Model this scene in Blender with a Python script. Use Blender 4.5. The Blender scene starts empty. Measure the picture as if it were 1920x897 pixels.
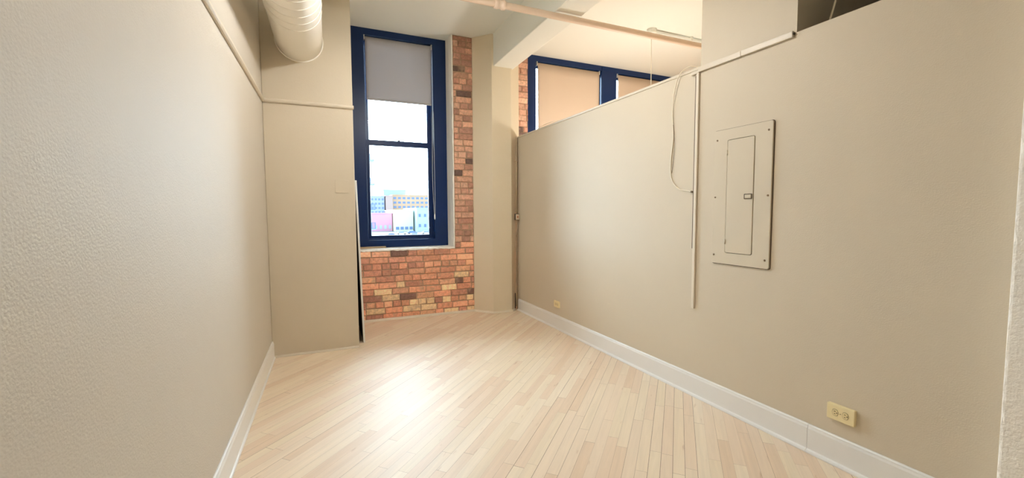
import bpy, bmesh, math, random
from mathutils import Vector, Matrix

random.seed(7)
S = bpy.context.scene
COL = S.collection
PI = math.pi

# ------------------------------------------------------------------ camera
cam_d = bpy.data.cameras.new('camera')
cam = bpy.data.objects.new('camera', cam_d)
COL.objects.link(cam)
S.camera = cam
FPX, YAW, PITCH, ROLL = 789.581, 0.410826, 0.064060, -0.0045051
cam_d.sensor_fit = 'HORIZONTAL'
cam_d.sensor_width = 36.0
cam_d.lens = 36.0 * FPX / 1920.0
cam_d.clip_start = 0.05
cam_d.clip_end = 2000
fwd = Vector((math.sin(YAW) * math.cos(PITCH), math.cos(YAW) * math.cos(PITCH), -math.sin(PITCH)))
rt = Vector((math.cos(YAW), -math.sin(YAW), 0))
up = rt.cross(fwd)
rt2 = rt * math.cos(ROLL) + up * math.sin(ROLL)
up2 = -rt * math.sin(ROLL) + up * math.cos(ROLL)
cam.matrix_world = Matrix(((rt2.x, up2.x, -fwd.x, 0), (rt2.y, up2.y, -fwd.y, 0), (rt2.z, up2.z, -fwd.z, 1.3), (0, 0, 0, 1)))

# ------------------------------------------------------------------ look
S.view_settings.view_transform = 'Standard'
S.view_settings.look = 'None'
S.view_settings.gamma = 1
S.view_settings.use_curve_mapping = False
S.view_settings.exposure = 2.12
S.cycles.use_denoising = True
S.cycles.max_bounces = 14
S.cycles.diffuse_bounces = 8
S.cycles.glossy_bounces = 4
S.cycles.transparent_max_bounces = 12
S.cycles.sample_clamp_indirect = 6
S.cycles.caustics_reflective = False

SKY_FRONT, SKY_BACK = 7.2, 0.62      # overcast sky, brighter on the side the window faces
FILL_ROOM, FILL_PENDANT, FILL_HALL = 53.0, 22.0, 3.5  # strengths of the added, unseen fill lights
WARM = (1.0, 0.965, 0.92)

# ------------------------------------------------------------------ world
W = bpy.data.worlds.new('sky'); S.world = W
W.use_nodes = True
nt = W.node_tree; nt.nodes.clear()
n_out = nt.nodes.new('ShaderNodeOutputWorld'); n_bg = nt.nodes.new('ShaderNodeBackground')
n_tc = nt.nodes.new('ShaderNodeTexCoord'); n_sep = nt.nodes.new('ShaderNodeSeparateXYZ')
n_mr = nt.nodes.new('ShaderNodeMapRange')
n_mr.inputs['From Min'].default_value = 0.0; n_mr.inputs['From Max'].default_value = 0.9
n_mr.inputs['To Min'].default_value = SKY_BACK; n_mr.inputs['To Max'].default_value = SKY_FRONT
n_bg.inputs['Color'].default_value = (0.70, 0.88, 1.0, 1)
nt.links.new(n_tc.outputs['Generated'], n_sep.inputs[0])
nt.links.new(n_sep.outputs['Y'], n_mr.inputs['Value'])
nt.links.new(n_mr.outputs[0], n_bg.inputs['Strength'])
nt.links.new(n_bg.outputs[0], n_out.inputs[0])

def portal(name, x, y, z, sx, sz):
    l = bpy.data.lights.new(name, 'AREA'); l.shape = 'RECTANGLE'; l.size = sx; l.size_y = sz
    l.cycles.is_portal = True
    o = bpy.data.objects.new(name, l); COL.objects.link(o)
    o.location = (x, y, z); o.rotation_euler = (-PI / 2, 0, 0)
portal('window_portal', 0.86, 5.60, 2.2, 0.9, 2.5)
portal('window_portal', 3.31, 5.60, 2.2, 1.1, 2.5)
portal('window_portal', 4.70, 5.60, 2.2, 1.1, 2.5)

# ------------------------------------------------------------------ materials
def srgb(r, g, b):
    f = lambda c: (c / 255 / 12.92) if c / 255 <= 0.04045 else ((c / 255 + 0.055) / 1.055) ** 2.4
    return (f(r), f(g), f(b), 1)

class NM:
    """small node helper"""
    def __init__(s, name):
        s.m = bpy.data.materials.new(name); s.m.use_nodes = True
        s.nt = s.m.node_tree; s.b = s.nt.nodes['Principled BSDF']; s.out = s.nt.nodes['Material Output']
    def n(s, t, **kw):
        x = s.nt.nodes.new(t)
        for k, v in kw.items():
            if hasattr(x, k): setattr(x, k, v)
            else: x.inputs[k].default_value = v
        return x
    def l(s, a, b): s.nt.links.new(a, b)
    def math(s, op, a, b=None, c=None):
        x = s.nt.nodes.new('ShaderNodeMath'); x.operation = op
        for i, v in enumerate((a, b, c)):
            if v is None: continue
            if isinstance(v, (int, float)): x.inputs[i].default_value = v
            else: s.l(v, x.inputs[i])
        return x.outputs[0]
    def mix(s, fac, a, b, mode='MIX'):
        x = s.nt.nodes.new('ShaderNodeMix'); x.data_type = 'RGBA'; x.blend_type = mode
        for sock, v in ((x.inputs[0], fac), (x.inputs[6], a), (x.inputs[7], b)):
            if isinstance(v, (int, float, tuple)): sock.default_value = v
            else: s.l(v, sock)
        return x.outputs[2]

def plain(name, col, rough=0.5, metal=0.0, spec=0.5, bump=0.0, bscale=200, var=0.0, vscale=3.0):
    k = NM(name); k.b.inputs['Roughness'].default_value = rough; k.b.inputs['Metallic'].default_value = metal
    k.b.inputs['Specular IOR Level'].default_value = spec
    k.b.inputs['Base Color'].default_value = col
    tc = k.n('ShaderNodeTexCoord')
    if var:
        nz = k.n('ShaderNodeTexNoise'); nz.inputs['Scale'].default_value = vscale; nz.inputs['Detail'].default_value = 4
        k.l(tc.outputs['Object'], nz.inputs['Vector'])
        d = tuple(c * (1 - var) for c in col[:3]) + (1,); u = tuple(min(1, c * (1 + var)) for c in col[:3]) + (1,)
        k.l(k.mix(nz.outputs['Fac'], d, u), k.b.inputs['Base Color'])
    if bump:
        nz = k.n('ShaderNodeTexNoise'); nz.inputs['Scale'].default_value = bscale; nz.inputs['Detail'].default_value = 3
        k.l(tc.outputs['Object'], nz.inputs['Vector'])
        nz2 = k.n('ShaderNodeTexNoise'); nz2.inputs['Scale'].default_value = bscale * 0.12; nz2.inputs['Detail'].default_value = 5
        k.l(tc.outputs['Object'], nz2.inputs['Vector'])
        h = k.math('ADD', nz.outputs['Fac'], nz2.outputs['Fac'])
        bp = k.n('ShaderNodeBump'); bp.inputs['Strength'].default_value = bump; bp.inputs['Distance'].default_value = 0.004
        k.l(h, bp.inputs['Height']); k.l(bp.outputs[0], k.b.inputs['Normal'])
    return k.m

M = {}
M['wall'] = plain('greige eggshell paint', srgb(208, 197, 177), 0.55, spec=0.35, bump=0.18, bscale=170, var=0.02)
M['wall_rough'] = plain('greige paint over rough plaster', srgb(203, 196, 184), 0.60, spec=0.34, bump=0.30, bscale=150, var=0.02)
M['column'] = plain('cream painted concrete', srgb(222, 210, 186), 0.6, bump=0.35, bscale=90, var=0.03)
M['offwhite_plaster'] = plain('rough off white plaster', srgb(248, 244, 236), 0.75, bump=0.8, bscale=80, var=0.05)
M['ceiling'] = plain('cream ceiling paint', srgb(242, 244, 238), 0.75, bump=0.15, bscale=60)
M['trim'] = plain('white semi gloss trim', srgb(232, 232, 230), 0.30, spec=0.6, bump=0.03, bscale=60)
M['trim_left'] = M['trim']
M['cream_trim'] = plain('cream painted moulding', srgb(224, 214, 196), 0.45)
M['greige_trim'] = plain('greige painted moulding', srgb(212, 202, 184), 0.42)
M['navy'] = plain('dark navy window paint', srgb(8, 42, 92), 0.36, spec=0.35, bump=0.05, bscale=40)
M['duct'] = plain('white painted duct', srgb(248, 244, 234), 0.48, bump=0.05, bscale=60)
M['pipe'] = plain('pinkish cream painted pipe', srgb(226, 204, 184), 0.45, var=0.04, vscale=8)
M['steel'] = plain('dull steel', srgb(120, 112, 100), 0.4, metal=0.9)
M['dark_metal'] = plain('dark metal', srgb(60, 52, 44), 0.5, metal=0.5)
M['white_plastic'] = plain('white plastic', srgb(236, 236, 232), 0.35)
M['ivory'] = plain('ivory plastic', srgb(238, 222, 176), 0.35)
M['ivory_face'] = plain('ivory socket face', srgb(232, 214, 165), 0.35)
M['slot'] = plain('dark slot', srgb(52, 38, 22), 0.6)
M['panel'] = plain('greige painted steel', srgb(208, 197, 176), 0.50, bump=0.04, bscale=60)
M['seam'] = plain('dark seam line', srgb(92, 74, 56), 0.7)
M['screw'] = plain('screw metal', srgb(130, 108, 84), 0.4, metal=0.6)
M['cable'] = plain('cream cable jacket', srgb(240, 230, 210), 0.5)
M['white_cord'] = plain('white cord', srgb(240, 238, 228), 0.5)
M['black'] = plain('black gap shade', srgb(14, 13, 14), 0.9)
M['mortar'] = plain('grey tan mortar', srgb(176, 150, 126), 0.95, bump=0.9, bscale=120, var=0.2, vscale=14)
M['wood_strip'] = plain('weathered wood', srgb(186, 160, 128), 0.6, bump=0.2, bscale=50, var=0.1, vscale=10)
M['cast_box'] = plain('cream switch box', srgb(214, 200, 176), 0.5)
M['red_plastic'] = plain('reddish switch rocker', srgb(186, 120, 84), 0.5)
M['old_conduit'] = plain('stained conduit paint', srgb(168, 152, 128), 0.6, var=0.25, vscale=6)

def emit(name, col, strength):
    k = NM(name); k.b.inputs['Base Color'].default_value = (0.9, 0.9, 0.88, 1)
    k.b.inputs['Emission Color'].default_value = (*col, 1); k.b.inputs['Emission Strength'].default_value = strength
    return k.m
M['fill_room'] = emit('fill light diffuser', WARM, FILL_ROOM)
M['fill_hall'] = emit('hall fill light diffuser', WARM, FILL_HALL)
M['fill_globe'] = emit('fill light globe', (1.0, 0.93, 0.82), FILL_PENDANT)

def glass():
    k = NM('window glass'); k.nt.nodes.remove(k.b)
    t = k.n('ShaderNodeBsdfTransparent'); t.inputs[0].default_value = (0.95, 0.98, 1, 1)
    g = k.n('ShaderNodeBsdfGlossy'); g.inputs['Roughness'].default_value = 0.02
    f = k.n('ShaderNodeFresnel'); f.inputs['IOR'].default_value = 1.45
    mx = k.n('ShaderNodeMixShader'); k.l(f.outputs[0], mx.inputs[0]); k.l(t.outputs[0], mx.inputs[1]); k.l(g.outputs[0], mx.inputs[2])
    k.l(mx.outputs[0], k.out.inputs[0]); return k.m
M['glass'] = glass()

def blind(name, col, trans):
    k = NM(name); k.nt.nodes.remove(k.b)
    d = k.n('ShaderNodeBsdfDiffuse'); d.inputs[0].default_value = col
    t = k.n('ShaderNodeBsdfTranslucent'); t.inputs[0].default_value = col
    mx = k.n('ShaderNodeMixShader'); mx.inputs[0].default_value = trans
    k.l(d.outputs[0], mx.inputs[1]); k.l(t.outputs[0], mx.inputs[2]); k.l(mx.outputs[0], k.out.inputs[0]); return k.m
M['blind'] = blind('grey roller blind fabric', srgb(194, 193, 198), 0.17)
M['blind_cream'] = blind('cream roller blind fabric', srgb(222, 202, 182), 0.08)

M['shade'] = blind('opal fill light shade', (0.88, 0.88, 0.86, 1), 0.42)

def brick_mat():
    k = NM('old brick')
    at = k.n('ShaderNodeAttribute'); at.attribute_name = 'bcol'
    tc = k.n('ShaderNodeTexCoord')
    nz = k.n('ShaderNodeTexNoise'); nz.inputs['Scale'].default_value = 28; nz.inputs['Detail'].default_value = 8; nz.inputs['Roughness'].default_value = 0.7
    k.l(tc.outputs['Object'], nz.inputs['Vector'])
    r = k.n('ShaderNodeMapRange'); r.inputs[1].default_value = 0.35; r.inputs[2].default_value = 0.68; r.inputs[3].default_value = 0.90; r.inputs[4].default_value = 1.55
    k.l(nz.outputs['Fac'], r.inputs[0])
    c1 = k.mix(1.0, at.outputs['Color'], r.outputs[0], 'MULTIPLY')
    n2 = k.n('ShaderNodeTexNoise'); n2.inputs['Scale'].default_value = 11; n2.inputs['Detail'].default_value = 6
    k.l(tc.outputs['Object'], n2.inputs['Vector'])
    r2 = k.n('ShaderNodeMapRange'); r2.inputs[1].default_value = 0.60; r2.inputs[2].default_value = 0.72; r2.inputs[3].default_value = 0; r2.inputs[4].default_value = 0.55
    k.l(n2.outputs['Fac'], r2.inputs[0])
    c2 = k.mix(r2.outputs[0], c1, srgb(196, 168, 142))
    k.l(c2, k.b.inputs['Base Color']); k.b.inputs['Roughness'].default_value = 0.9
    bp = k.n('ShaderNodeBump'); bp.inputs['Strength'].default_value = 0.8; bp.inputs['Distance'].default_value = 0.006
    n3 = k.n('ShaderNodeTexNoise'); n3.inputs['Scale'].default_value = 70; n3.inputs['Detail'].default_value = 6
    k.l(tc.outputs['Object'], n3.inputs['Vector']); k.l(n3.outputs['Fac'], bp.inputs['Height']); k.l(bp.outputs[0], k.b.inputs['Normal'])
    return k.m
M['brick'] = brick_mat()

def floor_mat():
    k = NM('maple strip floor')
    tc = k.n('ShaderNodeTexCoord'); sp = k.n('ShaderNodeSeparateXYZ'); k.l(tc.outputs['Object'], sp.inputs[0])
    x, y = sp.outputs['X'], sp.outputs['Y']
    q = 0.70711
    u = k.math('MULTIPLY', k.math('ADD', x, y), q)        # along the strips
    v = k.math('MULTIPLY', k.math('SUBTRACT', x, y), q)   # across
    Wd = 0.0585
    vr = k.math('DIVIDE', v, Wd); row = k.math('FLOOR', vr); fv = k.math('SUBTRACT', vr, row)
    wn = k.n('ShaderNodeTexWhiteNoise'); wn.noise_dimensions = '1D'; k.l(row, wn.inputs['W'])
    Ln = k.math('MULTIPLY_ADD', wn.outputs['Value'], 0.35, 0.55)
    ur = k.math('DIVIDE', k.math('MULTIPLY_ADD', wn.outputs['Value'], 37.7, u), Ln)
    cell = k.math('FLOOR', ur); fu = k.math('SUBTRACT', ur, cell)
    cb = k.n('ShaderNodeCombineXYZ'); k.l(row, cb.inputs[0]); k.l(cell, cb.inputs[1])
    wc = k.n('ShaderNodeTexWhiteNoise'); wc.noise_dimensions = '2D'; k.l(cb.outputs[0], wc.inputs['Vector'])
    ramp = k.n('ShaderNodeValToRGB'); e = ramp.color_ramp.elements
    e[0].position = 0; e[0].color = srgb(226, 203, 178)
    e[1].position = 1; e[1].color = srgb(238, 223, 202)
    for p, c in ((0.25, srgb(230, 209, 186)), (0.5, srgb(234, 216, 194)), (0.75, srgb(233, 217, 192))):
        ee = e.new(p); ee.color = c
    k.l(wc.outputs['Value'], ramp.inputs[0])
    # grain
    gv = k.n('ShaderNodeCombineXYZ'); k.l(k.math('MULTIPLY', u, 2.2), gv.inputs[0]); k.l(k.math('MULTIPLY', v, 40.0), gv.inputs[1])
    k.l(k.math('MULTIPLY', wc.outputs['Value'], 50.0), gv.inputs[2])
    g = k.n('ShaderNodeTexNoise'); g.inputs['Scale'].default_value = 1.0; g.inputs['Detail'].default_value = 6; g.inputs['Roughness'].default_value = 0.65
    g.inputs['Distortion'].default_value = 0.6; k.l(gv.outputs[0], g.inputs['Vector'])
    gr = k.n('ShaderNodeMapRange'); gr.inputs[1].default_value = 0.3; gr.inputs[2].default_value = 0.7; gr.inputs[3].default_value = 0.93; gr.inputs[4].default_value = 1.05
    k.l(g.outputs['Fac'], gr.inputs[0])
    c = k.mix(1.0, ramp.outputs[0], gr.outputs[0], 'MULTIPLY')
    # small mineral marks and knots
    mv = k.n('ShaderNodeCombineXYZ'); k.l(k.math('MULTIPLY', u, 5.0), mv.inputs[0]); k.l(k.math('MULTIPLY', v, 22.0), mv.inputs[1])
    k.l(k.math('MULTIPLY', wc.outputs['Value'], 9.0), mv.inputs[2])
    mk = k.n('ShaderNodeTexNoise'); mk.inputs['Scale'].default_value = 1.3; mk.inputs['Detail'].default_value = 5; k.l(mv.outputs[0], mk.inputs['Vector'])
    mr = k.n('ShaderNodeMapRange'); mr.inputs[1].default_value = 0.66; mr.inputs[2].default_value = 0.78; mr.inputs[3].default_value = 0; mr.inputs[4].default_value = 0.5
    k.l(mk.outputs['Fac'], mr.inputs[0])
    c = k.mix(mr.outputs[0], c, srgb(170, 128, 92))
    # gaps; their width varies from strip to strip
    gw = k.n('ShaderNodeTexWhiteNoise'); gw.noise_dimensions = '1D'; k.l(k.math('ADD', row, 0.37), gw.inputs['W'])
    wgap = k.math('MULTIPLY_ADD', k.math('POWER', gw.outputs['Value'], 3.0), 0.030, 0.012)
    g1 = k.math('LESS_THAN', fv, wgap)
    g2 = k.math('LESS_THAN', fu, 0.0022)
    gap = k.math('MAXIMUM', g1, g2)
    darkness = k.math('MULTIPLY_ADD', gw.outputs['Value'], 0.55, 0.35)
    c = k.mix(k.math('MULTIPLY', gap, darkness), c, srgb(112, 78, 50))
    k.l(c, k.b.inputs['Base Color'])
    rr = k.n('ShaderNodeMapRange'); rr.inputs[3].default_value = 0.44; rr.inputs[4].default_value = 0.54
    k.l(g.outputs['Fac'], rr.inputs[0]); k.l(rr.outputs[0], k.b.inputs['Roughness'])
    k.b.inputs['Specular IOR Level'].default_value = 0.5
    bp = k.n('ShaderNodeBump'); bp.inputs['Strength'].default_value = 0.25; bp.inputs['Distance'].default_value = 0.002
    k.l(k.math('SUBTRACT', k.math('MULTIPLY', g.outputs['Fac'], 0.3), gap), bp.inputs['Height']); k.l(bp.outputs[0], k.b.inputs['Normal'])
    return k.m
M['floor'] = floor_mat()

# ------------------------------------------------------------------ mesh helpers
def new(): return bmesh.new()

def box(bm, x0, x1, y0, y1, z0, z1):
    vs = [bm.verts.new((x, y, z)) for x in (x0, x1) for y in (y0, y1) for z in (z0, z1)]
    for f in ((0, 1, 3, 2), (4, 6, 7, 5), (0, 4, 5, 1), (2, 3, 7, 6), (0, 2, 6, 4), (1, 5, 7, 3)):
        bm.faces.new([vs[i] for i in f])
    return bm

def prism(bm, pts, axis, a0, a1):
    """extrude a polygon of 2-d points along an axis ('x','y','z')"""
    def p3(p, a):
        return {'x': (a, p[0], p[1]), 'y': (p[0], a, p[1]), 'z': (p[0], p[1], a)}[axis]
    A = [bm.verts.new(p3(p, a0)) for p in pts]; B = [bm.verts.new(p3(p, a1)) for p in pts]
    n = len(pts)
    bm.faces.new(A); bm.faces.new(list(reversed(B)))
    for i in range(n): bm.faces.new((A[i], B[i], B[(i + 1) % n], A[(i + 1) % n]))
    return bm

def frame_ring(bm, ox0, ox1, oz0, oz1, ix0, ix1, iz0, iz1, y0, y1):
    """mitred rectangular ring in the XZ plane, from y0 (front) to y1 (back)"""
    O = [(ox0, oz0), (ox1, oz0), (ox1, oz1), (ox0, oz1)]; I = [(ix0, iz0), (ix1, iz0), (ix1, iz1), (ix0, iz1)]
    V = {}
    for k, y in (('f', y0), ('b', y1)):
        V['O' + k] = [bm.verts.new((x, y, z)) for x, z in O]; V['I' + k] = [bm.verts.new((x, y, z)) for x, z in I]
    for i in range(4):
        j = (i + 1) % 4
        bm.faces.new((V['Of'][i], V['Of'][j], V['If'][j], V['If'][i]))
        bm.faces.new((V['Ob'][j], V['Ob'][i], V['Ib'][i], V['Ib'][j]))
        bm.faces.new((V['Of'][j], V['Of'][i], V['Ob'][i], V['Ob'][j]))
        bm.faces.new((V['If'][i], V['If'][j], V['Ib'][j], V['Ib'][i]))
    return bm

def tube(bm, pts, r, seg=10, cap=True):
    pts = [Vector(p) for p in pts]; rings = []
    prev = None
    for i, p in enumerate(pts):
        t = (pts[min(i + 1, len(pts) - 1)] - pts[max(i - 1, 0)]).normalized()
        if prev is None:
            a = Vector((0, 0, 1)) if abs(t.z) < 0.9 else Vector((1, 0, 0))
            nrm = t.cross(a).normalized()
        else:
            nrm = (prev - t * prev.dot(t)).normalized()
        prev = nrm; bi = t.cross(nrm)
        rr = r[i] if isinstance(r, (list, tuple)) else r
        rings.append([bm.verts.new(p + (nrm * math.cos(2 * PI * k / seg) + bi * math.sin(2 * PI * k / seg)) * rr) for k in range(seg)])
    for A, B in zip(rings, rings[1:]):
        for k in range(seg):
            f = bm.faces.new((A[k], A[(k + 1) % seg], B[(k + 1) % seg], B[k])); f.smooth = True
    if cap:
        bm.faces.new(list(reversed(rings[0]))); bm.faces.new(rings[-1])
    return bm

def lathe(bm, prof, seg=24, origin=(0, 0, 0), axis='z'):
    """prof: list of (radius, height)"""
    rings = []
    for r, h in prof:
        ring = []
        for k in range(seg):
            a = 2 * PI * k / seg; c, s = r * math.cos(a), r * math.sin(a)
            p = {'z': (c, s, h), 'y': (c, h, s), 'x': (h, c, s)}[axis]
            ring.append(bm.verts.new((p[0] + origin[0], p[1] + origin[1], p[2] + origin[2])))
        rings.append(ring)
    for A, B in zip(rings, rings[1:]):
        for k in range(seg):
            f = bm.faces.new((A[k], A[(k + 1) % seg], B[(k + 1) % seg], B[k])); f.smooth = True
    bm.faces.new(list(reversed(rings[0]))); bm.faces.new(rings[-1])
    return bm

def round_rect(x0, x1, z0, z1, r, n=4):
    pts = []
    for cx, cz, a0 in ((x1 - r, z0 + r, -PI / 2), (x1 - r, z1 - r, 0), (x0 + r, z1 - r, PI / 2), (x0 + r, z0 + r, PI)):
        for i in range(n + 1):
            a = a0 + PI / 2 * i / n; pts.append((cx + r * math.cos(a), cz + r * math.sin(a)))
    return pts

def smooth_path(pts, n=8):
    """Catmull-Rom through the points"""
    P = [Vector(p) for p in pts]; P = [P[0] * 2 - P[1]] + P + [P[-1] * 2 - P[-2]]; out = []
    for i in range(1, len(P) - 2):
        for k in range(n):
            t = k / n
            out.append(0.5 * ((2 * P[i]) + (P[i + 1] - P[i - 1]) * t + (2 * P[i - 1] - 5 * P[i] + 4 * P[i + 1] - P[i + 2]) * t * t + (3 * P[i] - P[i - 1] - 3 * P[i + 1] + P[i + 2]) * t ** 3))
    out.append(P[-2]); return out

def obj(name, bm, mat, parent=None, bevel=0.0, label=None, loc=None, rotz=None):
    bmesh.ops.recalc_face_normals(bm, faces=bm.faces)
    me = bpy.data.meshes.new(name); bm.to_mesh(me); bm.free()
    me.materials.append(M[mat])
    o = bpy.data.objects.new(name, me); COL.objects.link(o)
    if parent: o.parent = parent
    if bevel:
        b = o.modifiers.new('bevel', 'BEVEL'); b.width = bevel; b.segments = 2; b.limit_method = 'ANGLE'; b.angle_limit = math.radians(40)
    if label: o['label'] = label
    if loc: o.location = loc
    if rotz is not None: o.rotation_euler.z = rotz
    return o

def struct(name, bm, mat, parent=None, bevel=0.0, **kw):
    o = obj(name, bm, mat, parent, bevel, **kw)
    if not parent: o['kind'] = 'structure'
    return o

def thing(name, label, cat, loc=(0, 0, 0), rotz=0, group=None):
    o = bpy.data.objects.new(name, None); COL.objects.link(o); o.empty_display_size = 0.1
    o.location = loc; o.rotation_euler = (0, 0, rotz); o['label'] = label; o['category'] = cat
    if group: o['group'] = group
    return o

def tag(o, label, cat, group=None):
    o['label'] = label; o['category'] = cat
    if group: o['group'] = group
    return o

# the right wall is a hair off square: local +X runs along it towards the camera,
# local -Y points into the room
TH = 0.016
RW0 = Vector((2.29, 5.05, 0)); RWX = Vector((math.sin(TH), -math.cos(TH), 0)); RWN = Vector((-math.cos(TH), -math.sin(TH), 0))
RWROT = -PI / 2 + TH
def RW(s, off, z): return RW0 + RWX * s + RWN * off + Vector((0, 0, z))

# ------------------------------------------------------------------ room dimensions
XL = -0.495          # left wall
YJ = 4.26            # jutting wall face
XJ = 0.240           # its free edge
YB = 5.215           # brick face
YW = 5.43            # window casing front
H = 3.50             # ceiling
XR = 6.6             # far side of the neighbouring room
YN = -3.6            # wall behind the camera
HP = 2.262           # partition height

struct('floor', box(new(), XL - 0.2, XR + 0.1, YN - 0.2, 5.62, -0.12, 0), 'floor')
struct('ceiling', box(new(), XL - 0.2, XR + 0.2, YN - 0.2, 5.62, H, H + 0.15), 'ceiling')
struct('wall_left', box(new(), XL - 0.2, XL, YN, YB, 0, H), 'wall_rough')
# jutting wall: box with its face at YJ
struct('wall_alcove', box(new(), XL, XJ, YJ, 4.36, 0, H), 'wall', bevel=0.006)
struct('wall_alcove_return', box(new(), XJ - 0.14, XJ - 0.002, 4.36, 5.26, 0, H), 'wall')
struct('wall_near', box(new(), XL - 0.2, XR + 0.2, YN - 0.2, YN, 0, H), 'wall')
struct('wall_far_right', box(new(), XR, XR + 0.2, YN, 5.6, 0, H), 'wall')

# right wall: low partition, full-height chase above part of it
def rwall(name, bm, mat, **kw):
    return struct(name, bm, mat, loc=tuple(RW0), rotz=RWROT, **kw)
rwall('wall_right', box(new(), -0.005, 8.70, 0, 0.12, 0, HP), 'wall')
rwall('wall_chase', box(new(), 2.893, 3.523, 0.0, 4.2, HP, H), 'wall')
rwall('wall_closet', box(new(), 2.893, 3.0, 0.12, 4.2, 0, HP), 'wall')
# rough pilaster close to the camera
bm = new(); rnd = random.Random(21); rows = []
for i in range(141):
    z = H * i / 140; j = rnd.uniform(-0.0025, 0.0025)
    rows.append([bm.verts.new((2.22, YN, z)), bm.verts.new((2.22, 0.645, z)), bm.verts.new((2.2205 + abs(j), 0.652 + j, z)), bm.verts.new((2.228, 0.6555, z)), bm.verts.new((2.50, 0.6555, z)), bm.verts.new((2.50, YN, z))])
for A, B in zip(rows, rows[1:]):
    for j in range(6): bm.faces.new((A[j], A[(j + 1) % 6], B[(j + 1) % 6], B[j]))
bm.faces.new(rows[0]); bm.faces.new(rows[-1])
struct('wall_pilaster', bm, 'offwhite_plaster')

# ------------------------------------------------------------------ brick wall
def brick_wall(name, rects, y, seed, tone, label):
    """courses of slightly uneven bricks, one mesh; rects = (x0,x1,z0,z1)"""
    rnd = random.Random(seed); bm = new(); cl = bm.loops.layers.float_color.new('bcol')
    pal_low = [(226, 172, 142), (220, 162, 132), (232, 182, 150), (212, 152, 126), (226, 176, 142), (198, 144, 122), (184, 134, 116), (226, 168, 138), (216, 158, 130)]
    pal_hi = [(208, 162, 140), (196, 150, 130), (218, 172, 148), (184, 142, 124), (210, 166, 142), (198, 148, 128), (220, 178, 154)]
    ch = 0.0765
    for (x0, x1, z0, z1) in rects:
        k = math.floor(z0 / ch)
        while k * ch < z1:
            header = (k % 6 == 2)
            x = x0 - rnd.random() * 0.2 if not header else x0 - rnd.random() * 0.1
            za, zb = k * ch, k * ch + ch
            while x < x1:
                Lb = (0.105 if header or rnd.random() < 0.16 else 0.21) * rnd.uniform(0.93, 1.06)
                a, b = max(x, x0), min(x + Lb, x1); x += Lb
                if b - a < 0.02: continue
                g = rnd.uniform(0.003, 0.0065)
                ja = [rnd.uniform(-0.003, 0.003) for _ in range(8)]
                dy = rnd.uniform(-0.006, 0.006)
                A0, B0, Z0, Z1 = a + g, b - g, max(za, z0) + g, min(zb, z1) - g
                if Z1 - Z0 < 0.02: continue
                c = 0.006
                out = [(A0 + ja[0], Z0 + ja[1]), (B0 + ja[2], Z0 + ja[3]), (B0 + ja[4], Z1 + ja[5]), (A0 + ja[6], Z1 + ja[7])]
                cx, cz = (A0 + B0) / 2, (Z0 + Z1) / 2
                inn = [(px + (c if px < cx else -c), pz + (c if pz < cz else -c)) for px, pz in out]
                tilt = rnd.uniform(-0.003, 0.003)
                fb = [bm.verts.new((px, y + 0.03, pz)) for px, pz in out]
                fm = [bm.verts.new((px, y + 0.004 + dy, pz)) for px, pz in out]
                fi = [bm.verts.new((px, y - 0.003 + dy + (tilt if px < cx else -tilt), pz)) for px, pz in inn]
                fs = [bm.faces.new(fi)]
                for i in range(4):
                    j = (i + 1) % 4
                    fs.append(bm.faces.new((fm[i], fm[j], fi[j], fi[i]))); fs.append(bm.faces.new((fb[i], fb[j], fm[j], fm[i])))
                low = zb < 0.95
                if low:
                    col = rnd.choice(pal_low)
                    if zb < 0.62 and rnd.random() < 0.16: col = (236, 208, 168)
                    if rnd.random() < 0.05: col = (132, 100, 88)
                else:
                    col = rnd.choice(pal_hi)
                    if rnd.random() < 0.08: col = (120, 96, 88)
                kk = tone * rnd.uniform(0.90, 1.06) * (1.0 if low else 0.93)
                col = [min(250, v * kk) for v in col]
                cc = srgb(*col)
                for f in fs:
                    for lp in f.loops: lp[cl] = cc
            k += 1
    return struct(name, bm, 'brick')

WX0, WX1 = 0.275, 1.440      # window 1 clear opening in the brick
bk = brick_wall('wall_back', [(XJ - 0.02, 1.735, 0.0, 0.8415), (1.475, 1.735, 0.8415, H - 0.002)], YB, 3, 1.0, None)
mb = new()
box(mb, XL, 1.47, YB + 0.008, 5.60, 0, 0.835)
box(mb, 1.468, 2.3, YB + 0.008, 5.60, 0, H)
box(mb, XL, WX0 - 0.005, YB + 0.008, 5.60, 0.835, H)
struct('mortar_bed', mb, 'mortar', parent=bk)
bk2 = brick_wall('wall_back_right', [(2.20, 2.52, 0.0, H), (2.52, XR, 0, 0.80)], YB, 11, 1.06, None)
mb = new()
box(mb, 2.20, 2.515, YB + 0.008, 5.60, 0, H); box(mb, 2.515, XR, YB + 0.008, 5.60, 0, 0.79); box(mb, 5.33, XR, YB + 0.008, 5.60, 0.79, H)
struct('mortar_bed', mb, 'mortar', parent=bk2)
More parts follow.
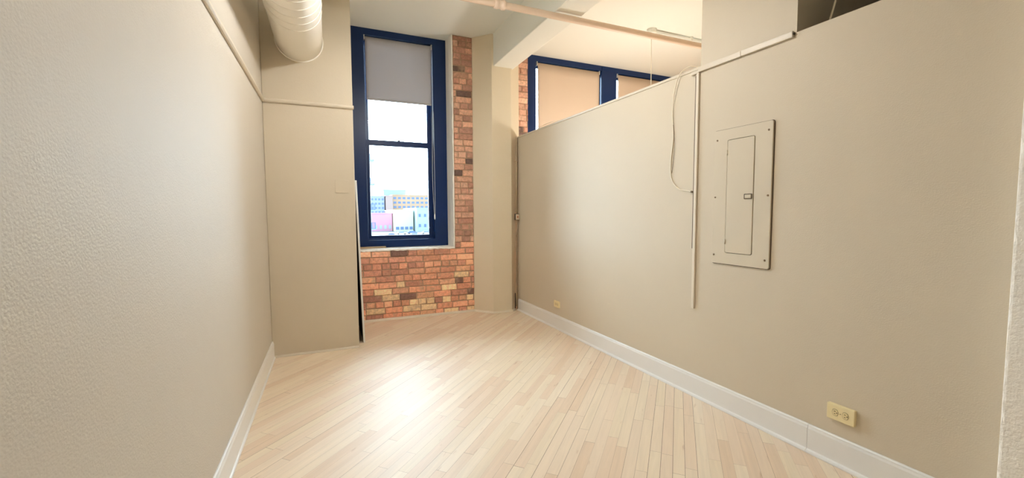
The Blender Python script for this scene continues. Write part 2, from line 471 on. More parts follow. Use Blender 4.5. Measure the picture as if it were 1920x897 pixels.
# plastered reveal and sill of window 1
bm = new(); rnd = random.Random(5)
n = 40
rows = []
for i in range(n + 1):
    z = 0.845 + (H - 0.845) * i / n
    w = 0.012 + rnd.uniform(-0.003, 0.006)
    rows.append([bm.verts.new((1.4745, YB - 0.006 + rnd.uniform(-0.004, 0.002), z)), bm.verts.new((1.4745 - w, YB - 0.002, z)),
                 bm.verts.new((1.447 + rnd.uniform(0, 0.004), 5.30, z)), bm.verts.new((1.443, YW + 0.03, z)), bm.verts.new((1.4745, YW + 0.03, z))])
for A, B in zip(rows, rows[1:]):
    for j in range(4): bm.faces.new((A[j], A[j + 1], B[j + 1], B[j]))
struct('trim_1', bm, 'offwhite_plaster')
bm = new(); rnd = random.Random(8); n = 44; rows = []
for i in range(n + 1):
    x = XJ - 0.01 + (1.474 - XJ + 0.01) * i / n
    rows.append([bm.verts.new((x, YB + 0.03, 0.835)), bm.verts.new((x, YB - 0.008 + rnd.uniform(-0.003, 0.003), 0.842 + rnd.uniform(-0.006, 0.005))),
                 bm.verts.new((x, YB - 0.004, 0.862 + rnd.uniform(-0.002, 0.004))), bm.verts.new((x, YW + 0.02, 0.866)), bm.verts.new((x, YW + 0.02, 0.835))])
for A, B in zip(rows, rows[1:]):
    for j in range(5): bm.faces.new((A[j], A[(j + 1) % 5], B[(j + 1) % 5], B[j]))
struct('trim_2', bm, 'offwhite_plaster')

# ------------------------------------------------------------------ concrete column and beam
struct('column', prism(new(), [(1.728, YB + 0.03), (1.728, 5.205), (1.912, 4.997), (2.172, 4.997), (2.375, 5.205), (2.375, YB + 0.03)], 'z', 0, H), 'column', bevel=0.006)
struct('ceiling_beam', box(new(), 1.935, 2.212, YN, 5.60, 3.112, H + 0.01), 'ceiling', bevel=0.008)

# ------------------------------------------------------------------ windows
def window_unit(name, cx0, cx1, cz0, cz1, bays, label=None):
    """casing cx0..cx1 with one or more double-hung bays (open x0,x1,z0,z1)"""
    w = bpy.data.objects.new(name, None); COL.objects.link(w); w['kind'] = 'structure'; w.location = ((cx0 + cx1) / 2, YW, cz0)
    off = Vector(w.location)
    def part(nm, bm, mat, par=w, bevel=0.0, **kw):
        bmesh.ops.translate(bm, verts=bm.verts, vec=-off)
        return obj(nm, bm, mat, par, bevel, **kw)
    xs = [b[0] for b in bays] + [b[1] for b in bays]
    bz0, bz1 = bays[0][2], bays[0][3]
    # casing: flat boards around the openings
    bm = new()
    frame_ring(bm, cx0, cx1, cz0, cz1, min(xs), max(xs), bz0, bz1, YW, YW + 0.05)
    part('casing', bm, 'navy', bevel=0.004)
    for a, b in zip(bays, bays[1:]):
        part('mullion', box(new(), a[1], b[0], YW + 0.001, YW + 0.14, bz0 - 0.001, bz1 + 0.001), 'navy', bevel=0.004)
        part('mullion_bead', box(new(), a[1] + 0.006, a[1] + 0.018, YW - 0.008, YW + 0.002, bz0, bz1 + 0.06), 'navy', bevel=0.002)
    for (x0, x1, z0, z1, gx0, gx1, gz0, rail0, rail1) in bays:
        bm = new()
        frame_ring(bm, x0 - 0.02, x1 + 0.02, z0 - 0.02, z1 + 0.02, x0, x1, z0, z1, YW + 0.048, YW + 0.17)
        part('jamb', bm, 'navy')
        bm = new()   # stepped stop bead
        frame_ring(bm, x0 - 0.001, x1 + 0.001, z0 - 0.001, z1 + 0.001, x0 + 0.014, x1 - 0.014, z0 + 0.014, z1 - 0.014, YW + 0.055, YW + 0.078)
        part('stop_bead', bm, 'navy', bevel=0.003)
        # lower sash in front, upper sash behind
        bm = new(); frame_ring(bm, x0 + 0.002, x1 - 0.002, z0 + 0.002, rail1, gx0, gx1, gz0, rail0, YW + 0.080, YW + 0.115)
        lo = part('lower_sash', bm, 'navy', bevel=0.004)
        obj('pane', box(new(), gx0 - off.x - 0.005, gx1 - off.x + 0.005, 0.095, 0.099, gz0 - off.z - 0.005, rail0 - off.z + 0.005), 'glass', lo)
        if rail1 < z1 - 0.5:
            b2 = new(); cxm = (gx0 + gx1) / 2 - off.x
            lathe(b2, [(0.016, 0), (0.016, 0.008), (0.010, 0.014)], 12, (cxm, 0.098, rail1 - off.z), 'z')
            tube(b2, [(cxm - 0.002, 0.098, rail1 - off.z + 0.015), (cxm - 0.03, 0.094, rail1 - off.z + 0.018), (cxm - 0.045, 0.090, rail1 - off.z + 0.014)], 0.005, 8)
            obj('sash_lock', b2, 'steel', lo)
        bm = new(); frame_ring(bm, x0 + 0.002, x1 - 0.002, rail0 + 0.005, z1 - 0.002, gx0 - 0.002, gx1 + 0.002, rail1 + 0.0, z1 - 0.055, YW + 0.117, YW + 0.150)
        upr = part('upper_sash', bm, 'navy', bevel=0.003)
        obj('pane', box(new(), gx0 - off.x - 0.006, gx1 - off.x + 0.006, 0.131, 0.135, rail1 - off.z - 0.005, z1 - off.z - 0.050), 'glass', upr)
    return w
window_unit('window_1', WX0, 1.444, 0.866, H, [(0.447, 1.272, 0.960, 3.425, 0.489, 1.212, 1.012, 2.132, 2.200)])
window_unit('window_2', 2.53, 5.34, 0.80, H, [(2.745, 3.855, 0.95, 3.425, 2.775, 3.825, 1.01, 2.132, 2.200), (4.135, 5.19, 0.95, 3.425, 4.165, 5.16, 1.01, 2.132, 2.200)])

def roller_blind(x0, x1, ztop, zbot, mat, label, chain_x=None, chain_z=1.2):
    t = thing('roller_blind', label, 'blind', ((x0 + x1) / 2, YW + 0.03, ztop))
    ox, oy, oz = t.location
    bm = new(); n = 24; pts = []
    # fabric: hangs from the roller, edges curl a touch toward the bottom
    nz = 16; rows = []
    for i in range(nz + 1):
        f = i / nz; z = ztop + 0.012 + (zbot - ztop - 0.012) * f
        inset = 0.004 + 0.006 * f
        row = []
        for j in range(n + 1):
            g = j / n; x = x0 + inset + (x1 - x0 - 2 * inset) * g
            y = -0.021 - 0.003 * math.sin(PI * g) * f
            row.append(bm.verts.new((x - ox, y, z - oz)))
        rows.append(row)
    for A, B in zip(rows, rows[1:]):
        for j in range(n):
            f = bm.faces.new((A[j], A[j + 1], B[j + 1], B[j])); f.smooth = True
    fo = obj('fabric', bm, mat, t)
    sm = fo.modifiers.new('thickness', 'SOLIDIFY'); sm.thickness = 0.0008
    obj('roller', tube(new(), [(x0 - ox + 0.002, 0, 0), (x1 - ox - 0.002, 0, 0)], 0.019, 16), mat, t)
    obj('bottom_bar', box(new(), x0 - ox + 0.010, x1 - ox - 0.010, -0.027, -0.017, zbot - oz - 0.004, zbot - oz + 0.020), mat, t, bevel=0.003)
    for xx in (x0 - ox - 0.006, x1 - ox):
        b = new(); box(b, xx, xx + 0.006, -0.022, 0.03, -0.024, 0.030); box(b, xx - 0.004, xx + 0.010, -0.022, 0.03, 0.026, 0.032)
        obj('bracket', b, 'white_plastic', t, bevel=0.001, label='white end bracket')
    if chain_x:
        cx = chain_x - ox; b = new()
        bot = chain_z - oz
        left = smooth_path([(cx - 0.004, -0.02, 0), (cx - 0.010, -0.03, bot * 0.35), (cx - 0.022, -0.035, bot * 0.75), (cx - 0.012, -0.035, bot * 0.93), (cx - 0.002, -0.035, bot)], 10)
        right = smooth_path([(cx + 0.006, -0.02, 0), (cx + 0.004, -0.03, bot * 0.5), (cx + 0.006, -0.035, bot * 0.93), (cx - 0.002, -0.035, bot)], 10)
        tube(b, left, 0.0022, 6); tube(b, right, 0.0022, 6)
        ch = obj('pull_chain', b, 'white_plastic', t, label='white looped pull chain')
        obj('chain_weight', lathe(new(), [(0.003, bot + 0.03), (0.008, bot + 0.015), (0.009, bot - 0.03), (0.005, bot - 0.045)], 12, (cx - 0.002, -0.035, 0)), 'white_plastic', ch)
    return t
roller_blind(0.458, 1.262, 3.392, 2.665, 'blind', 'short grey roller blind covering the top of the tall single window', chain_x=1.272, chain_z=1.25)
roller_blind(2.775, 3.825, 3.392, 1.20, 'blind_cream', 'cream roller blind left of the navy post, behind the low wall', None)
roller_blind(4.165, 5.160, 3.392, 1.20, 'blind_cream', 'cream roller blind right of the navy post, mostly hidden by the low wall', None)

# ------------------------------------------------------------------ baseboards and mouldings
def base_profile(h, t, shoe):
    """profile in (out, z): flat board with eased cap and a quarter-round shoe"""
    p = [(0, 0), (t + shoe, 0), (t + shoe, shoe * 0.5), (t + shoe * 0.7, shoe * 1.05), (t, shoe * 1.4), (t, h - 0.022), (t - 0.004, h - 0.012), (t - 0.004, h - 0.006), (t - 0.009, h), (0, h)]
    return p
# right: local frame of the right wall, profile out = -Y
for i, (s0, s1) in enumerate(((0.02, 3.668), (3.6692, 8.6))):
    rwall('baseboard_right' if i == 0 else 'baseboard_right_near', prism(new(), [(-p[0], p[1]) for p in base_profile(0.152, 0.016, 0.014)], 'x', s0, s1), 'trim', bevel=0.0015)
struct('baseboard_left', prism(new(), [(XL + p[0], p[1]) for p in base_profile(0.150, 0.016, 0.010)], 'y', YN, YJ), 'trim', bevel=0.0015)
def shoe(name, a, b, mat, r=0.02, ext=0):
    a, b = Vector((*a, 0)), Vector((*b, 0)); d = (b - a).normalized(); nrm = Vector((d.y, -d.x, 0))   # right-hand side of a->b
    a -= d * ext; b += d * ext
    bm = new(); prof = [(0, 0), (r, 0), (r * 0.92, r * 0.45), (r * 0.6, r * 0.85), (r * 0.2, r * 1.1), (0, r * 1.15)]
    A = [bm.verts.new(a + nrm * p[0] + Vector((0, 0, p[1]))) for p in prof]; B = [bm.verts.new(b + nrm * p[0] + Vector((0, 0, p[1]))) for p in prof]
    bm.faces.new(A); bm.faces.new(list(reversed(B)))
    for i in range(6): bm.faces.new((A[i], B[i], B[(i + 1) % 6], A[(i + 1) % 6]))
    return struct(name, bm, mat)
shoe('baseboard_back', (XJ, YB - 0.008), (1.728, YB - 0.008), 'cream_trim', 0.024)
shoe('trim_3', (1.728, YB - 0.010), (1.912, 4.997), 'cream_trim', 0.02, 0.006)
shoe('trim_4', (1.912, 4.997), (2.172, 4.997), 'cream_trim', 0.02, 0.006)
shoe('trim_5', (2.172, 4.997), (2.235, 5.062), 'cream_trim', 0.02, 0.004)
shoe('trim_6', (XL + 0.016, YJ), (XJ, YJ), 'greige_trim', 0.016)
# picture rails
RZ = 2.262
def rail_prof(h=0.030, t=0.018): return [(0, 0), (t * 0.6, 0), (t, h * 0.3), (t, h * 0.7), (t * 0.6, h), (0, h)]
struct('trim_7', prism(new(), [(XL + p[0], RZ + p[1]) for p in rail_prof(0.034, 0.022)], 'y', YN, YJ), 'greige_trim', bevel=0.002)
bm = prism(new(), [(YJ - p[0], RZ + p[1]) for p in rail_prof(0.034, 0.022)], 'x', XL, XJ + 0.008)
struct('trim_8', bm, 'greige_trim', bevel=0.003)
# partition cap and end board
rwall('trim_9', box(new(), -0.02, 2.893, -0.006, 0.126, HP - 0.004, HP + 0.016), 'greige_trim', bevel=0.003)
rwall('trim_10', box(new(), -0.026, 0.0, -0.012, 0.13, 0.0, HP), 'old_conduit', bevel=0.003)

# surface-mounted cable channel along the top of the wall, and the one down its face
def at_rw(name, label, cat, s, off, z, group=None):
    return thing(name, label, cat, tuple(RW(s, off, z)), RWROT, group)
t = at_rw('cable_channel', 'long thin greige cable channel running along the joint above the breaker panel', 'cable channel', 2.885, 0, 2.238)
obj('channel_body', box(new(), 0.0, 0.315, -0.016, 0, 0, 0.034), 'greige_trim', t, 0.003)
obj('channel_body', box(new(), 0.322, 0.625, -0.016, 0, 0, 0.034), 'greige_trim', t, 0.003)
obj('joint_cover', box(new(), 0.309, 0.327, -0.014, 0, 0.003, 0.036), 'greige_trim', t, 0.002)
obj('end_clip', box(new(), 0.624, 0.631, -0.014, 0, 0.014, 0.024), 'slot', t, 0.001, label='dark end clip')
t = at_rw('cable_channel', 'tall narrow vertical cable channel left of the breaker panel', 'cable channel', 2.868, 0, 0.62)
obj('channel_body', box(new(), 0, 0.022, -0.014, 0, 0, 1.62), 'cream_trim', t, 0.002)
obj('cable', box(new(), -0.011, -0.001, -0.008, 0, 0.42, 1.60), 'seam', t, 0.001, label='dark brown cable beside the channel')
obj('corner_piece', box(new(), -0.045, 0.022, -0.016, 0, 1.612, 1.634), 'greige_trim', t, 0.003)

# loose cable looping from the top corner
pts = [RW(2.86, -0.02, 2.283), RW(2.80, 0.010, 2.300), RW(2.72, 0.018, 2.262), RW(2.672, 0.014, 2.14), RW(2.655, 0.006, 2.00), RW(2.664, 0.004, 1.84), RW(2.645, 0.004, 1.66), RW(2.655, 0.004, 1.54), RW(2.72, 0.004, 1.465), RW(2.80, 0.004, 1.445), RW(2.845, 0.006, 1.435)]
t = tag(obj('loose_cable', tube(new(), smooth_path(pts, 10), 0.0034, 8), 'cable'), 'thin cream cable looping off the top corner down the wall and back', 'cable')
b = new(); tube(b, [RW(2.845, 0.0, 1.435), RW(2.845, 0.012, 1.435)], 0.007, 8); obj('cable_clip', b, 'screw', t)
pts = [RW(2.662, 0.006, 1.93), RW(2.676, 0.005, 1.80), RW(2.668, 0.004, 1.68), RW(2.655, 0.004, 1.58)]
tag(obj('cable_strand', tube(new(), smooth_path(pts, 8), 0.0016, 6), 'screw'), 'short dark strand crossing the loose looping cable on the wall', 'cable')
pts = [RW(0.55, 0.0, HP + 0.020), RW(0.75, 0.004, HP + 0.034), RW(0.93, 0.002, HP + 0.030), RW(1.05, -0.01, HP + 0.020), RW(1.15, -0.03, HP + 0.020)]
tag(obj('cable_strand', tube(new(), smooth_path(pts, 8), 0.003, 6), 'cable'), 'short cable lying along the top of the low wall', 'cable')
# cable hanging from above behind the near wall top
pts = [(2.53, 1.44, 3.42), (2.532, 1.45, 2.9), (2.525, 1.45, 2.60), (2.512, 1.45, 2.45), (2.47, 1.45, 2.33), (2.43, 1.45, 2.24), (2.40, 1.45, 2.10)]
pts = [(x + 0.03, y, z) for x, y, z in pts]
pts[0] = (2.56, 1.44, H)
tag(obj('hanging_cable', tube(new(), smooth_path(pts, 8), 0.0055, 8), 'cable'), 'cream cable dropping behind the wall top at upper right', 'cable')

# ------------------------------------------------------------------ spiral duct
DX, DZ, DR = -0.190, 2.832, 0.190
t = thing('air_duct', 'large round white spiral air duct running under the ceiling into the wall', 'duct', (DX, YJ, DZ))
b = new(); tube(b, [(0, -7.8 + 7.806 * i / 30, 0) for i in range(31)], DR, 72)
obj('duct_pipe', b, 'duct', t)
b = new(); pitch = 0.118; pts = []
N = int(6.4 / pitch * 36)
for i in range(N):
    a = 2 * PI * i / 36; yy = -0.66 - pitch * i / 36
    pts.append((math.cos(a) * (DR + 0.0002), yy, -math.sin(a) * (DR + 0.0002)))
tube(b, pts, 0.0042, 6)
obj('spiral_seam', b, 'duct', t)
obj('wall_collar', lathe(new(), [(DR + 0.001, -0.010), (DR + 0.006, -0.008), (DR + 0.008, 0.006), (DR + 0.001, 0.008)], 72, axis='y'), 'duct', t)
for yy in (-2.6, -5.4):
    b = new(); n = 36
    pr = [(DR + 0.0015, -0.012), (DR + 0.004, -0.012), (DR + 0.004, 0.012), (DR + 0.0015, 0.012)]
    lathe(b, [(r, h + yy) for r, h in pr], 48, axis='y')
    tube(b, [(0, yy, DR + 0.002), (0, yy, H - DZ)], 0.006, 8)
    obj('hanger_strap', b, 'duct', t)

# ------------------------------------------------------------------ sprinkler pipe
PY, PZ, PR = 3.43, 3.062, 0.029
t = thing('ceiling_pipe', 'long thin pinkish cream pipe crossing below the ceiling beam', 'pipe', (1.39, PY, PZ))
obj('pipe_run', tube(new(), [(XL - 1.39, 0, 0), (-0.5, 0, 0), (2.0, 0, 0), (XR - 1.39, 0, 0)], PR, 20), 'pipe', t)
b = new()
lathe(b, [(PR + 0.001, -0.05), (PR + 0.010, -0.048), (PR + 0.012, -0.02), (PR + 0.006, -0.018), (PR + 0.006, 0.018), (PR + 0.012, 0.02), (PR + 0.010, 0.048), (PR + 0.001, 0.05)], 24, axis='x')
obj('coupling', b, 'pipe', t)
b = new(); tube(b, [(0.0, 0, PR + 0.004), (0.0, 0, PR + 0.05)], 0.017, 12); tube(b, [(0.0, 0, PR + 0.05), (0.0, 0, H - PZ)], 0.007, 8)
tube(b, [(0.025, 0, PR + 0.0), (0.025, 0, PR + 0.04)], 0.006, 8); tube(b, [(-0.028, 0, PR + 0.0), (-0.028, 0, PR + 0.03)], 0.006, 8)
obj('hanger_rod', b, 'dark_metal', t, label='dark threaded hanger rod')

# ------------------------------------------------------------------ junction box, conduit and cord with added globe in the next room
BX, BY = 3.655, 4.13
t = thing('junction_box', 'small round cream ceiling box above the hanging cord', 'junction box', (BX, BY, H))
obj('box_body', lathe(new(), [(0.052, 0), (0.052, -0.040), (0.046, -0.048)], 20), 'ceiling', t)
obj('box_cover', lathe(new(), [(0.058, -0.046), (0.058, -0.052), (0.03, -0.056)], 20), 'ceiling', t)
t = tag(obj('ceiling_conduit', tube(new(), [(BX + 0.055, BY, H - 0.028), (XR, BY, H - 0.028)], 0.024, 14), 'ceiling'), 'cream surface conduit running right from the round ceiling box', 'conduit')
b = new(); box(b, BX + 0.6, BX + 0.63, BY - 0.04, BY + 0.04, H - 0.056, H); obj('conduit_strap', b, 'ceiling', t, 0.002)
t = thing('cord_fill', 'white cord dropping behind the low wall to an added, unseen light globe', 'lamp', (BX, BY, H - 0.056))
obj('cord', tube(new(), [(0, 0, 0.002), (0.002, 0, -0.6), (0.0, 0, -1.45)], 0.0055, 8), 'white_cord', t)
obj('socket', lathe(new(), [(0.012, -1.40), (0.025, -1.44), (0.025, -1.50)], 16), 'white_plastic', t)
obj('globe', lathe(new(), [(0.03, -1.49), (0.10, -1.53), (0.14, -1.62), (0.14, -1.68), (0.10, -1.77), (0.03, -1.81)], 24), 'fill_globe', t)  # globe added below the real cord, out of sight, to light the next room

# unseen shaded pendants, added out of view to fill the room with light
def fill_lamp(x, y, z, mat, label):
    t = thing('unseen_fill', label, 'lamp', (x, y, H)); q = z - H
    obj('canopy', lathe(new(), [(0.06, 0), (0.06, -0.02), (0.02, -0.04)], 24), 'white_plastic', t)
    obj('cord', tube(new(), [(0, 0, -0.03), (0, 0, q + 0.15)], 0.004, 8), 'white_cord', t)
    b = new(); n = 36
    prof = [(0.030, 0.17), (0.10, 0.155), (0.18, 0.10), (0.26, 0.0), (0.25, 0.0), (0.172, 0.092), (0.095, 0.143), (0.022, 0.155)]
    lathe(b, [(r, h + q - 0.03) for r, h in prof], n)
    obj('shade', b, 'shade', t)
    pr = [(0.10 * math.sin(PI * k / 12) + 0.001, q + 0.10 * math.cos(PI * k / 12)) for k in range(13)]
    obj('globe', lathe(new(), pr, 28), mat, t)
fill_lamp(0.80, 2.75, 3.00, 'fill_room', 'added shaded fill light, unseen above the middle of the room')
fill_lamp(0.80, -2.0, 2.62, 'fill_hall', 'added shaded fill light, unseen behind the camera')

# ------------------------------------------------------------------ breaker panel
t = at_rw('breaker_panel', 'tall flat breaker panel painted the same greige as the wall', 'electrical panel', 3.222, 0, 0.96)
X0, X1, Z1 = -0.197, 0.197, 0.857
dx0, dx1, dz0, dz1 = -0.094, 0.087, 0.075, 0.785
# cover plate with the door opening left out
b = new()
out = round_rect(X0, X1, 0, Z1, 0.012); inn = round_rect(dx0 - 0.003, dx1 + 0.003, dz0 - 0.003, dz1 + 0.003, 0.012)
for ring_y in ((-0.012,), ):
    pass
def ring_plate(b, out, inn, y0, y1):
    n = len(out)
    V = [[b.verts.new((x, y, z)) for x, z in P] for P in (out, inn) for y in (y0, y1)]
    of, ob, jf, jb = V
    for i in range(n):
        j = (i + 1) % n
        b.faces.new((of[i], of[j], jf[j], jf[i])); b.faces.new((ob[i], ob[j], jb[j], jb[i]))
        b.faces.new((of[i], of[j], ob[j], ob[i])); b.faces.new((jf[i], jf[j], jb[j], jb[i]))
ring_plate(b, out, inn, -0.012, 0.001)
obj('cover_plate', b, 'panel', t, bevel=0.002)
b = new(); ring_plate(b, round_rect(X0 - 0.003, X1 + 0.004, -0.004, Z1 + 0.003, 0.013), round_rect(X0 + 0.01, X1 - 0.01, 0.01, Z1 - 0.01, 0.013), -0.003, 0.001)
obj('caulk_line', b, 'seam', t, label='thin dark seam around the cover')
b = new(); box(b, dx0 - 0.006, dx1 + 0.006, -0.004, 0.0, dz0 - 0.006, dz1 + 0.006); obj('gap_liner', b, 'seam', t, label='dark gap behind the door')
door = obj('door', prism(new(), round_rect(dx0, dx1, dz0, dz1, 0.010), 'y', -0.0145, -0.005), 'panel', t, bevel=0.002)
for zz in (0.145, 0.708):
    obj('hinge', tube(new(), [(dx0 - 0.001, -0.015, zz - 0.016), (dx0 - 0.001, -0.015, zz + 0.016)], 0.004, 8), 'panel', door)
b = new(); ring_plate(b, round_rect(0.030, 0.083, 0.412, 0.444, 0.004), round_rect(0.034, 0.079, 0.416, 0.440, 0.003), -0.017, -0.014)
la = obj('latch', b, 'seam', door, label='small rectangular latch')
obj('latch_slide', box(new(), 0.036, 0.077, -0.019, -0.014, 0.418, 0.438), 'panel', la, 0.002)
for xx, zz in ((-0.172, 0.795), (0.172, 0.805), (-0.178, 0.43), (0.178, 0.43), (-0.178, 0.055), (0.172, 0.05), ):
    b = new(); lathe(b, [(0.0058, -0.0145), (0.0042, -0.0152), (0.001, -0.0152)], 10, (xx, 0, zz), 'y'); lathe(b, [(0.0058, -0.0118), (0.0058, -0.0145)], 10, (xx, 0, zz), 'y')
    obj('screw', b, 'screw', t)

# ------------------------------------------------------------------ outlets
def outlet(s, z, w, h, d, label, detailed):
    t = at_rw('wall_outlet', label, 'outlet', s, 0, z)
    obj('cover_plate', prism(new(), round_rect(-w / 2, w / 2, -h / 2, h / 2, 0.004), 'y', -d, 0.001), 'ivory', t, bevel=0.0025)
    for sx in (-1, 1):
        cx = sx * w * 0.185
        n = 20; pts = []
        for i in range(n):
            a = 2 * PI * i / n; pts.append((cx + 0.0165 * math.cos(a) * (0.82 if abs(math.cos(a)) > 0.75 else 1), 0.0165 * math.sin(a)))
        rim = new(); prism(rim, [(cx + (p[0] - cx) * 1.08, p[1] * 1.08) for p in pts], 'y', -d - 0.0006, -d + 0.001)
        r = obj('receptacle', prism(new(), pts, 'y', -d - 0.002, -d + 0.001), 'ivory_face', t, 0.0006)
        obj('rim_gap', rim, 'slot', r)
        # plate is turned on its side: the two blade slots are horizontal
        for zz, L in ((0.0062, 0.0042), (-0.0062, 0.0034)):
            obj('blade_slot', box(new(), cx - L - 0.001, cx + L - 0.001, -d - 0.0026, -d - 0.001, zz - 0.0012, zz + 0.0012), 'slot', r)
        obj('ground_slot', lathe(new(), [(0.0026, -d - 0.0026), (0.0026, -d - 0.001)], 10, (cx + 0.0088, 0, 0), 'y'), 'slot', r)
    obj('screw', lathe(new(), [(0.0022, -d - 0.0012), (0.003, -d + 0.001)], 10, (0, 0, 0), 'y'), 'screw', t)
    return t
outlet(3.822, 0.276, 0.123, 0.080, 0.020, 'yellowish ivory double outlet on its side, on the right wall near the camera', True)
outlet(1.010, 0.276, 0.112, 0.072, 0.012, 'small ivory outlet low on the far end of the right wall', True)

# blank plate painted over, on the jutting wall
t = tag(obj('blank_plate', prism(new(), round_rect(-0.058, 0.058, -0.060, 0.060, 0.004), 'y', -0.006, 0.001), 'wall', bevel=0.002, loc=(0.126, YJ, 1.545)), 'square blank wall plate painted over beside the window', 'wall plate')
for zz in (-0.042, 0.042): obj('screw', lathe(new(), [(0.003, -0.007), (0.003, -0.005)], 8, (0, 0, zz), 'y'), 'wall', t)

# ------------------------------------------------------------------ corner conduit, switch box and cord beside the column
cx, cy = 2.252, 5.020
t = thing('corner_conduit', 'stained vertical conduit in the corner between column and right wall', 'conduit', (cx, cy, 0))
obj('conduit_pipe', tube(new(), [(0, 0.0, 1.30), (0, 0, 1.8), (0, 0, HP + 0.01)], 0.013, 12), 'old_conduit', t)
obj('strap', box(new(), -0.018, 0.020, -0.016, 0.02, 1.95, 1.97), 'old_conduit', t, 0.002)
t = thing('switch_box', 'small cream switch box on the conduit in the far right corner', 'switch', (cx + 0.004, cy - 0.006, 1.235))
obj('box_body', box(new(), -0.024, 0.024, -0.022, 0.02, -0.036, 0.036), 'cast_box', t, 0.003)
obj('switch_rocker', box(new(), -0.008, 0.008, -0.028, -0.02, -0.014, 0.014), 'red_plastic', t, 0.002)
obj('box_shadow_rim', box(new(), -0.027, 0.027, -0.012, 0.018, -0.040, 0.042), 'dark_metal', t, 0.002)  # dark rim put in as the shade around the box
pts = [(cx + 0.010, cy - 0.004, 1.20), (cx + 0.012, cy - 0.006, 1.10), (cx - 0.004, cy, 1.00), (cx - 0.010, cy, 0.90), (cx - 0.002, cy, 0.75), (cx - 0.008, cy, 0.62), (cx - 0.002, cy, 0.48), (cx - 0.010, cy, 0.34), (cx - 0.002, cy, 0.22), (cx - 0.008, cy - 0.002, 0.06)]
tag(obj('power_cord', tube(new(), smooth_path(pts, 8), 0.008, 8), 'old_conduit'), 'wavy cord hanging from the small corner switch box to the floor', 'cord')
b = new(); box(b, cx - 0.03, cx - 0.018, cy - 0.012, cy - 0.004, 0.03, 0.235)
tag(obj('corner_bracket', b, 'dark_metal', bevel=0.002), 'dark metal strip at the foot of the corner conduit', 'bracket')

# ------------------------------------------------------------------ leaning panel and wood strip
t = thing('leaning_panel', 'tall white-edged panel leaning behind the jutting wall end', 'panel', (0.300, 4.385, 0))
lean = math.atan2(0.040, 1.61)
t.rotation_euler = (0, -lean, 0)
obj('panel_board', box(new(), -0.014, 0.004, 0, 0.80, 0.0, 1.615), 'trim', t, 0.003)
obj('gap_shade', box(new(), -0.0165, -0.0138, 0.02, 0.78, 0.02, 1.59), 'black', t, label='black layer standing in for the shade in the gap')  # black layer put on so the gap beside the wall end reads dark
t = tag(obj('wood_strip', box(new(), 0.285, 0.64, 5.335, 5.40, 0.8665, 0.886), 'wood_strip', bevel=0.003), 'short strip of weathered wood lying on the window sill', 'wood strip')

# ------------------------------------------------------------------ outside
M['asphalt'] = plain('pale asphalt', srgb(120, 126, 124), 0.9, var=0.10, vscale=0.06)
def facade(name, col): M[name] = plain(name, srgb(*col), 0.85, var=0.03, vscale=0.2)  # facade colours chosen pale to stand in for haze
facade('f_orange', (214, 178, 146)); facade('f_blue', (172, 186, 208)); facade('f_tan', (190, 168, 160)); facade('f_pink', (238, 176, 204))
facade('f_cream', (236, 234, 208)); facade('f_pale', (196, 212, 222)); facade('f_roof', (160, 190, 206)); facade('f_pane', (122, 146, 190)); facade('f_dark', (140, 118, 112)); facade('f_white', (225, 228, 230))
o = struct('ground', box(new(), -400, 700, 8, 1200, -9.0, -8.5), 'asphalt')
def building(name, label, x0, x1, y, depth, z1, mat, floors, cols, wz=(0.35, 0.8), wx=0.6, pane='f_pane', z0=-8.5, zwin0=None, group=None):
    t = thing(name, label, 'building', ((x0 + x1) / 2, y, z0), 0, group)
    hw = (x1 - x0) / 2; hh = z1 - z0
    obj('wall', box(new(), -hw, hw, 0, depth, 0, hh), mat, t)
    obj('roof_parapet', box(new(), -hw - 0.3, hw + 0.3, -0.3, depth, hh, hh + 0.5), mat, t)
    base = (zwin0 - z0) if zwin0 is not None else 0.8
    fh = (hh - base - 0.6) / floors if floors else 0; cw = 2 * hw / cols if cols else 0
    for i in range(floors):
        for j in range(cols):
            xa = -hw + cw * (j + 0.5 - wx / 2); xb = xa + cw * wx; za = base + fh * (i + wz[0]); zb = base + fh * (i + wz[1])
            f = obj('window', box(new(), xa, xb, -0.12, 0.05, za, zb), pane, t)
    return t
building('apartment_block', 'wide orange brown block with rows of windows on the skyline', 41.0, 69.0, 300, 30, 13.2, 'f_orange', 6, 9, wx=0.62, zwin0=-6)
building('apartment_block', 'grey blue block left of the orange brown one on the skyline', 24.0, 35.1, 296, 28, 12.0, 'f_blue', 6, 5, wx=0.6, zwin0=-6)
building('apartment_block', 'narrow tan block between the blue and orange brown blocks', 35.8, 40.3, 294, 28, 12.3, 'f_tan', 0, 0)
building('apartment_block', 'pale blue rooftop storey rising behind the orange brown block', 39.0, 55.5, 332, 20, 18.3, 'f_roof', 0, 0)
building('warehouse', 'low pink building in front of the grey blue block', 17.0, 31.0, 230, 40, 0.7, 'f_pink', 1, 6, wx=0.5, wz=(0.05, 0.3), pane='f_pale')
building('warehouse', 'low pale yellow building in front of the orange brown block', 31.4, 40.6, 222, 40, 2.2, 'f_cream', 1, 4, wx=0.7, wz=(0.02, 0.18))
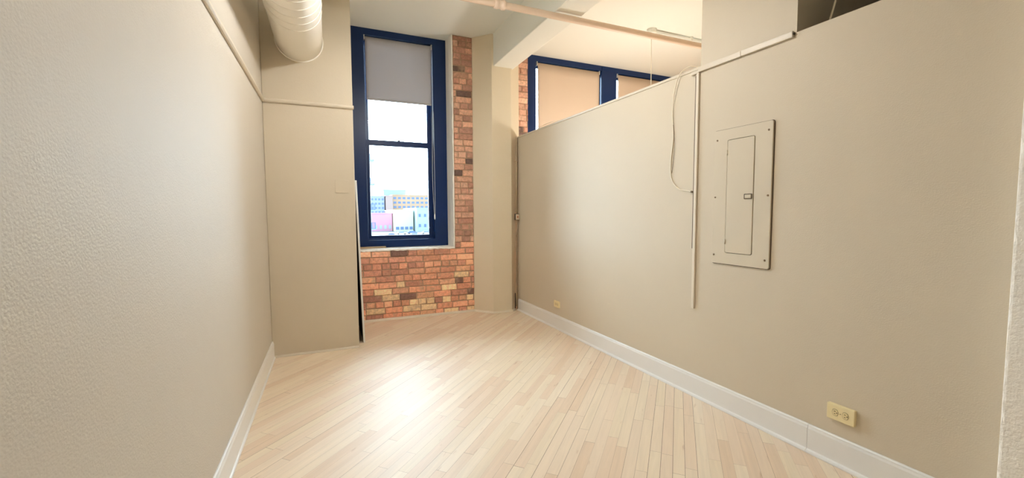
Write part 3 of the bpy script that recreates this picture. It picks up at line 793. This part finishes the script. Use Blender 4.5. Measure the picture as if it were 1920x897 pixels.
building('warehouse', 'low pale blue building at the right edge of the window', 41.4, 58.0, 216, 40, 3.2, 'f_pale', 2, 6, wx=0.4, wz=(0.3, 0.6))
b = building('neighbour_building', 'near pale building with a column of balconies at the window edge', -4.0, 8.05, 90, 25, 30, 'f_white', 0, 0)
for z in (-6, -2.2, 1.6, 6.8, 11.6):
    bb = new(); box(bb, 12.05 / 2 - 0.2, 12.05 / 2 + 0.75, -0.6, 1.8, z + 8.5, z + 8.7)
    bal = obj('balcony', bb, 'f_pale', b)
    bb = new(); frame_ring(bb, 12.05 / 2 - 0.1, 12.05 / 2 + 0.75, z + 8.7, z + 10.0, 12.05 / 2 + 0.05, 12.05 / 2 + 0.62, z + 8.82, z + 9.9, -0.6, -0.5)
    for q in range(4): box(bb, 12.05 / 2 + 0.13 + q * 0.14, 12.05 / 2 + 0.17 + q * 0.14, -0.58, -0.52, z + 8.7, z + 9.9)
    obj('railing', bb, 'f_pane', bal)
def car(x, y, mat, label):
    t = thing('parked_car', label, 'car', (x, y, -8.5))
    b = new(); prism(b, [(-2.2, 0.35), (2.2, 0.35), (2.25, 0.85), (1.3, 0.95), (-1.9, 0.95), (-2.25, 0.8)], 'y', -0.85, 0.85); obj('body', b, mat, t, 0.05)
    b = new(); prism(b, [(-1.7, 0.94), (1.2, 0.94), (0.6, 1.45), (-1.2, 1.45)], 'y', -0.75, 0.75); obj('cabin', b, 'f_pane', t, 0.05)
    for sx in (-1.4, 1.4):
        for sy in (-0.8, 0.8):
            obj('wheel', lathe(new(), [(0.34, sy - 0.1), (0.34, sy + 0.1)], 14, (sx, 0, 0.34), 'y'), 'f_dark', t)
for x, y, m, l in ((23.5, 176, 'f_dark', 'dark car parked outside, left of the others in the lot'), (29.5, 190, 'f_white', 'white car parked outside near the yellow building'), (35.2, 196, 'f_pane', 'blue grey car parked outside in the middle of the row'),
                (40.5, 190, 'f_white', 'white car parked outside near the right window edge'), (32.0, 172, 'f_dark', 'dark car parked outside nearest the window')):
    car(x, y, m, l)
